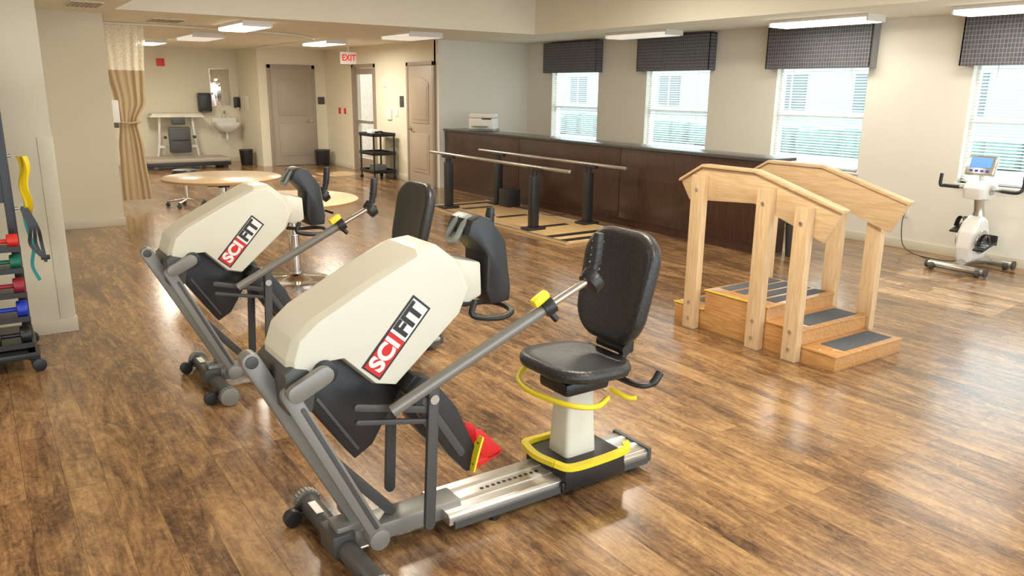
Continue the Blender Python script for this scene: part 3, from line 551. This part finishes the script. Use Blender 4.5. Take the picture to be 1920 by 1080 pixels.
# ------------------------------------------------------------------ arm and leg ergometer
th=thing("rehab_cycle","white and grey arm and leg exercise cycle with blue screen","exercise bike",(8.15,3.75,0))
for x,l in ((-.26,.27),(.36,.25)):
    MB().cyl((x,-l,.05),(x,l,.05),.035,bev=.004).done("foot_bar",["steel"],th)
    for s in (-1,1): MB().cyl((x-.03,s*(l-.05)-.02,.035),(x-.03,s*(l-.05)+.02,.035),.035,bev=.004).cyl((x,s*l,.05),(x,s*(l+.02),.05),.045,bev=.004).done("foot_cap",["dgrey"],th)
MB().tube([(-.26,0,.06),(-.05,0,.10),(.15,0,.08),(.36,0,.06)],.045,sm=4).done("base_beam",["steel"],th)
o=[(-.15,.10),(-.19,.24),(-.17,.40),(-.09,.51),(.0,.55),(.09,.51),(.15,.40),(.16,.25),(.12,.10)]
MB().prism(o,0,0,0,.008,layers=[(-.085,.85),(-.06,1),(.06,1),(.085,.85)]).done("lower_body",["white"],th)
for s in (-1,1):
    MB().cyl((-.02,s*.085,.30),(-.02,s*.105,.30),.12,bev=.008).cyl((-.02,s*.10,.30),(-.02,s*.115,.30),.06,1).done("crank_disc",["steel","black"],th)
    MB().bar((-.02,.30),(-.02+s*.16,.34+s*.05),.03,s*.128-.008,s*.128+.008).done("leg_crank",["black"],th)
    px=-.02+s*.16; pz=.34+s*.05
    MB().box((px,s*.20,pz),(.26,.10,.02),0,.006,rot=(0,-.25,0)).tube([(px-.02,s*.15,pz+.01),(px-.01,s*.17,pz+.09),(px,s*.20,pz+.11),(px,s*.23,pz+.09),(px,s*.25,pz+.01)],.008,sm=4,sec=[(-.03,-.003),(.03,-.003),(.03,.003),(-.03,.003)]).box((px+.13,s*.20,pz+.05),(.02,.10,.10),0,.01).done("pedal",["black"],th)
MB().tube([(.05,0,.40),(.03,0,.60),(-.02,0,.78)],[.055,.045,.045],sm=5).done("column",["steel"],th)
MB().prism([(-.15,.72),(-.18,.83),(-.10,.90),(.12,.89),(.18,.82),(.13,.74),(0,.70)],0,0,0,.006,layers=[(-.10,.85),(-.07,1),(.07,1),(.10,.85)]).done("arm_head",["white"],th)
MB().box((-.02,-.101,.82),(.05,.006,.03),0,.002).done("marking_label",["redv"],th)
for s in (-1,1):
    MB().cyl((0,s*.09,.81),(0,s*.115,.81),.05,bev=.004).bar((0,.81),(s*-.17,.81+s*.02),.03,s*.115-.006,s*.115+.006).done("arm_crank",["steel"],th)
    MB().tube([(s*-.17,s*.12,.81+s*.02),(s*-.17,s*.26,.81+s*.02),(s*-.19,s*.30,.84),(s*-.19,s*.30,.95)],.017,sm=5).done("hand_grip",["black"],th)
MB().tube([(0,0,.88),(-.02,0,.94),(-.03,0,.98)],.025,sm=3).done("screen_stem",["white"],th)
R_=(0,math.radians(18),math.radians(0))
MB().box((-.05,0,1.04),(.05,.28,.20),0,.022,rot=R_).done("monitor",["steel"],th)
MB().box((-.0705,0,1.073),(.006,.20,.10),0,.002,rot=R_).done("screen",["screen"],th)
for k in range(4): MB().box((-.094,-.075+k*.05,.994),(.006,.03,.02),0,.002,rot=R_).done("button",["blue"],th)
plate("wall_outlet",(XW-.004,4.75,.42),(.012,.09,.13),"white","white electrical outlet plate","outlet")
th=thing("power_cord","grey power cord running from wall outlet to cycle","cord",(8.5,4.6,0)); MB().tube([(.15,.15,.42),(.06,.12,.30),(.0,.05,.08),(-.05,-.1,.006),(-.15,-.3,.006),(-.25,-.6,.03),(-.3,-.78,.08)],.006,sm=6).done("cable",["dgrey"],th)
# ------------------------------------------------------------------ dumbbell rack
th=thing("dumbbell_rack","black vertical dumbbell rack on casters by the wall","dumbbell rack",(-.26,5.65,0))
for x in (-.42,.40):
    MB().bb((x-.025,-.03,.10),(x+.025,.03,1.85),0,.004).bb((x-.025,-.33,.08),(x+.025,.36,.13),0,.006).done("upright",["black"],th)
    for y in (-.30,.33): MB().cyl((x+.03,y-.02,.04),(x+.03,y+.02,.04),.04,bev=.005).cyl((x,y,.05),(x,y,.09),.012).done("caster",["black"],th)
MB().bb((-.45,-.34,.09),(.44,.36,.13),0,.01).done("base_shelf",["black"],th)
MB().bb((-.42,-.02,1.0),(.40,.02,1.83)).done("back_panel",["black"],th)
for z in (1.28,.96): MB().cyl((.42,0,z),(.445,0,z),.010).done("hook",["steel"],th)
zs=[.155,.32,.47,.62,.75]
rs=(.055,.052,.048,.045,.042)
for z,r_ in zip(zs,rs): MB().bb((-.42,-.26,z-.012),(.42,-.03,z),0,.003).bb((-.42,-.265,z-.012),(.42,-.255,z+.02)).done("saddle_shelf",["black"],th)
for z,c_,r_ in zip(zs,("black","blue","maroon","green","redv"),rs):
    for dx in (.0,-.28):
        t2=thing("dumbbell","%s vinyl dumbbell on a black rack"%dict(black="black",blue="blue",maroon="maroon",green="dark green",redv="red")[c_],"dumbbell",(.045+dx,5.47,z+r_*.97+.001),group="dumbbells on the rack")
        MB().cyl((-.05,0,0),(.05,0,0),.014).done("handle",[c_],t2)
        for s in (-1,1): MB().cyl((s*.05,0,0),(s*.11,0,0),r_,0,14,bev=.012).done("weight_head",[c_],t2)
th=thing("resistance_band","yellow latex resistance band hanging from a rack","resistance band",(.235,5.66,0))
S=[]
for k in range(20):
    z=1.275-k*.019; S.append([(.010*math.sin(k*.5)+.02*math.sin(j*.9+k*.2)*.4+(j-4)*.007,.02*math.cos(j*1.5),z) for j in range(9)])
MB().loft(S,0,False,False).done("strip",["yellow"],th)
th=thing("gait_belt","black nylon straps with clips hanging from a rack","strap",(.20,5.61,0))
for k in range(3):
    MB().tube([(.012*k,0,.965),(.03+.02*k,-.01,.84),(.02+.03*k,0,.74),(.07+.01*k,-.01,.66-.02*k)],.01,sm=5,sec=[(-.010,-.0015),(.010,-.0015),(.010,.0015),(-.010,.0015)]).done("webbing",["black"],th)
MB().box((.09,-.01,.65),(.05,.01,.03),0,.003).done("buckle",["black"],th)
th=thing("resistance_band","teal resistance band hanging from a rack","resistance band",(.21,5.73,0)); MB().tube([(0,0,.96),(.01,0,.82),(.03,0,.70),(.01,0,.58),(.04,0,.48)],.01,sm=5,sec=[(-.010,-.002),(.010,-.002),(.010,.002),(-.010,.002)]).done("strip",["teal"],th)
# ------------------------------------------------------------------ light
W=bpy.data.worlds.new("world"); bpy.context.scene.world=W; W.use_nodes=True; bg=W.node_tree.nodes["Background"]; bg.inputs[0].default_value=(.86,.94,1,1); bg.inputs[1].default_value=3.6
sd=bpy.data.lights.new("sun",'SUN'); sd.energy=13; sd.angle=.002; sd.color=(.97,.98,1); so=bpy.data.objects.new("sun",sd); COL.objects.link(so)
so.rotation_euler=Vector((-2.2,-.25,-2.0)).to_track_quat('-Z','Y').to_euler()
# ------------------------------------------------------------------ camera
f,pit,yaw,rol=1463.7,math.radians(14.217),math.radians(34.432),math.radians(.703)
F=Vector((math.sin(yaw)*math.cos(pit),math.cos(yaw)*math.cos(pit),-math.sin(pit))); R=Vector((math.cos(yaw),-math.sin(yaw),0)); U=R.cross(F)
R,U=R*math.cos(rol)+U*math.sin(rol),U*math.cos(rol)-R*math.sin(rol)
cd=bpy.data.cameras.new("camera"); cd.sensor_width=36; cd.lens=f/1920*36; cd.clip_start=.05; cd.clip_end=200
co=bpy.data.objects.new("camera",cd); COL.objects.link(co)
mm=Matrix((R,U,-F)).transposed().to_4x4(); mm.translation=Vector((0,0,1.7)); co.matrix_world=mm
sc=bpy.context.scene; sc.camera=co
sc.view_settings.view_transform='Standard'; sc.view_settings.exposure=0
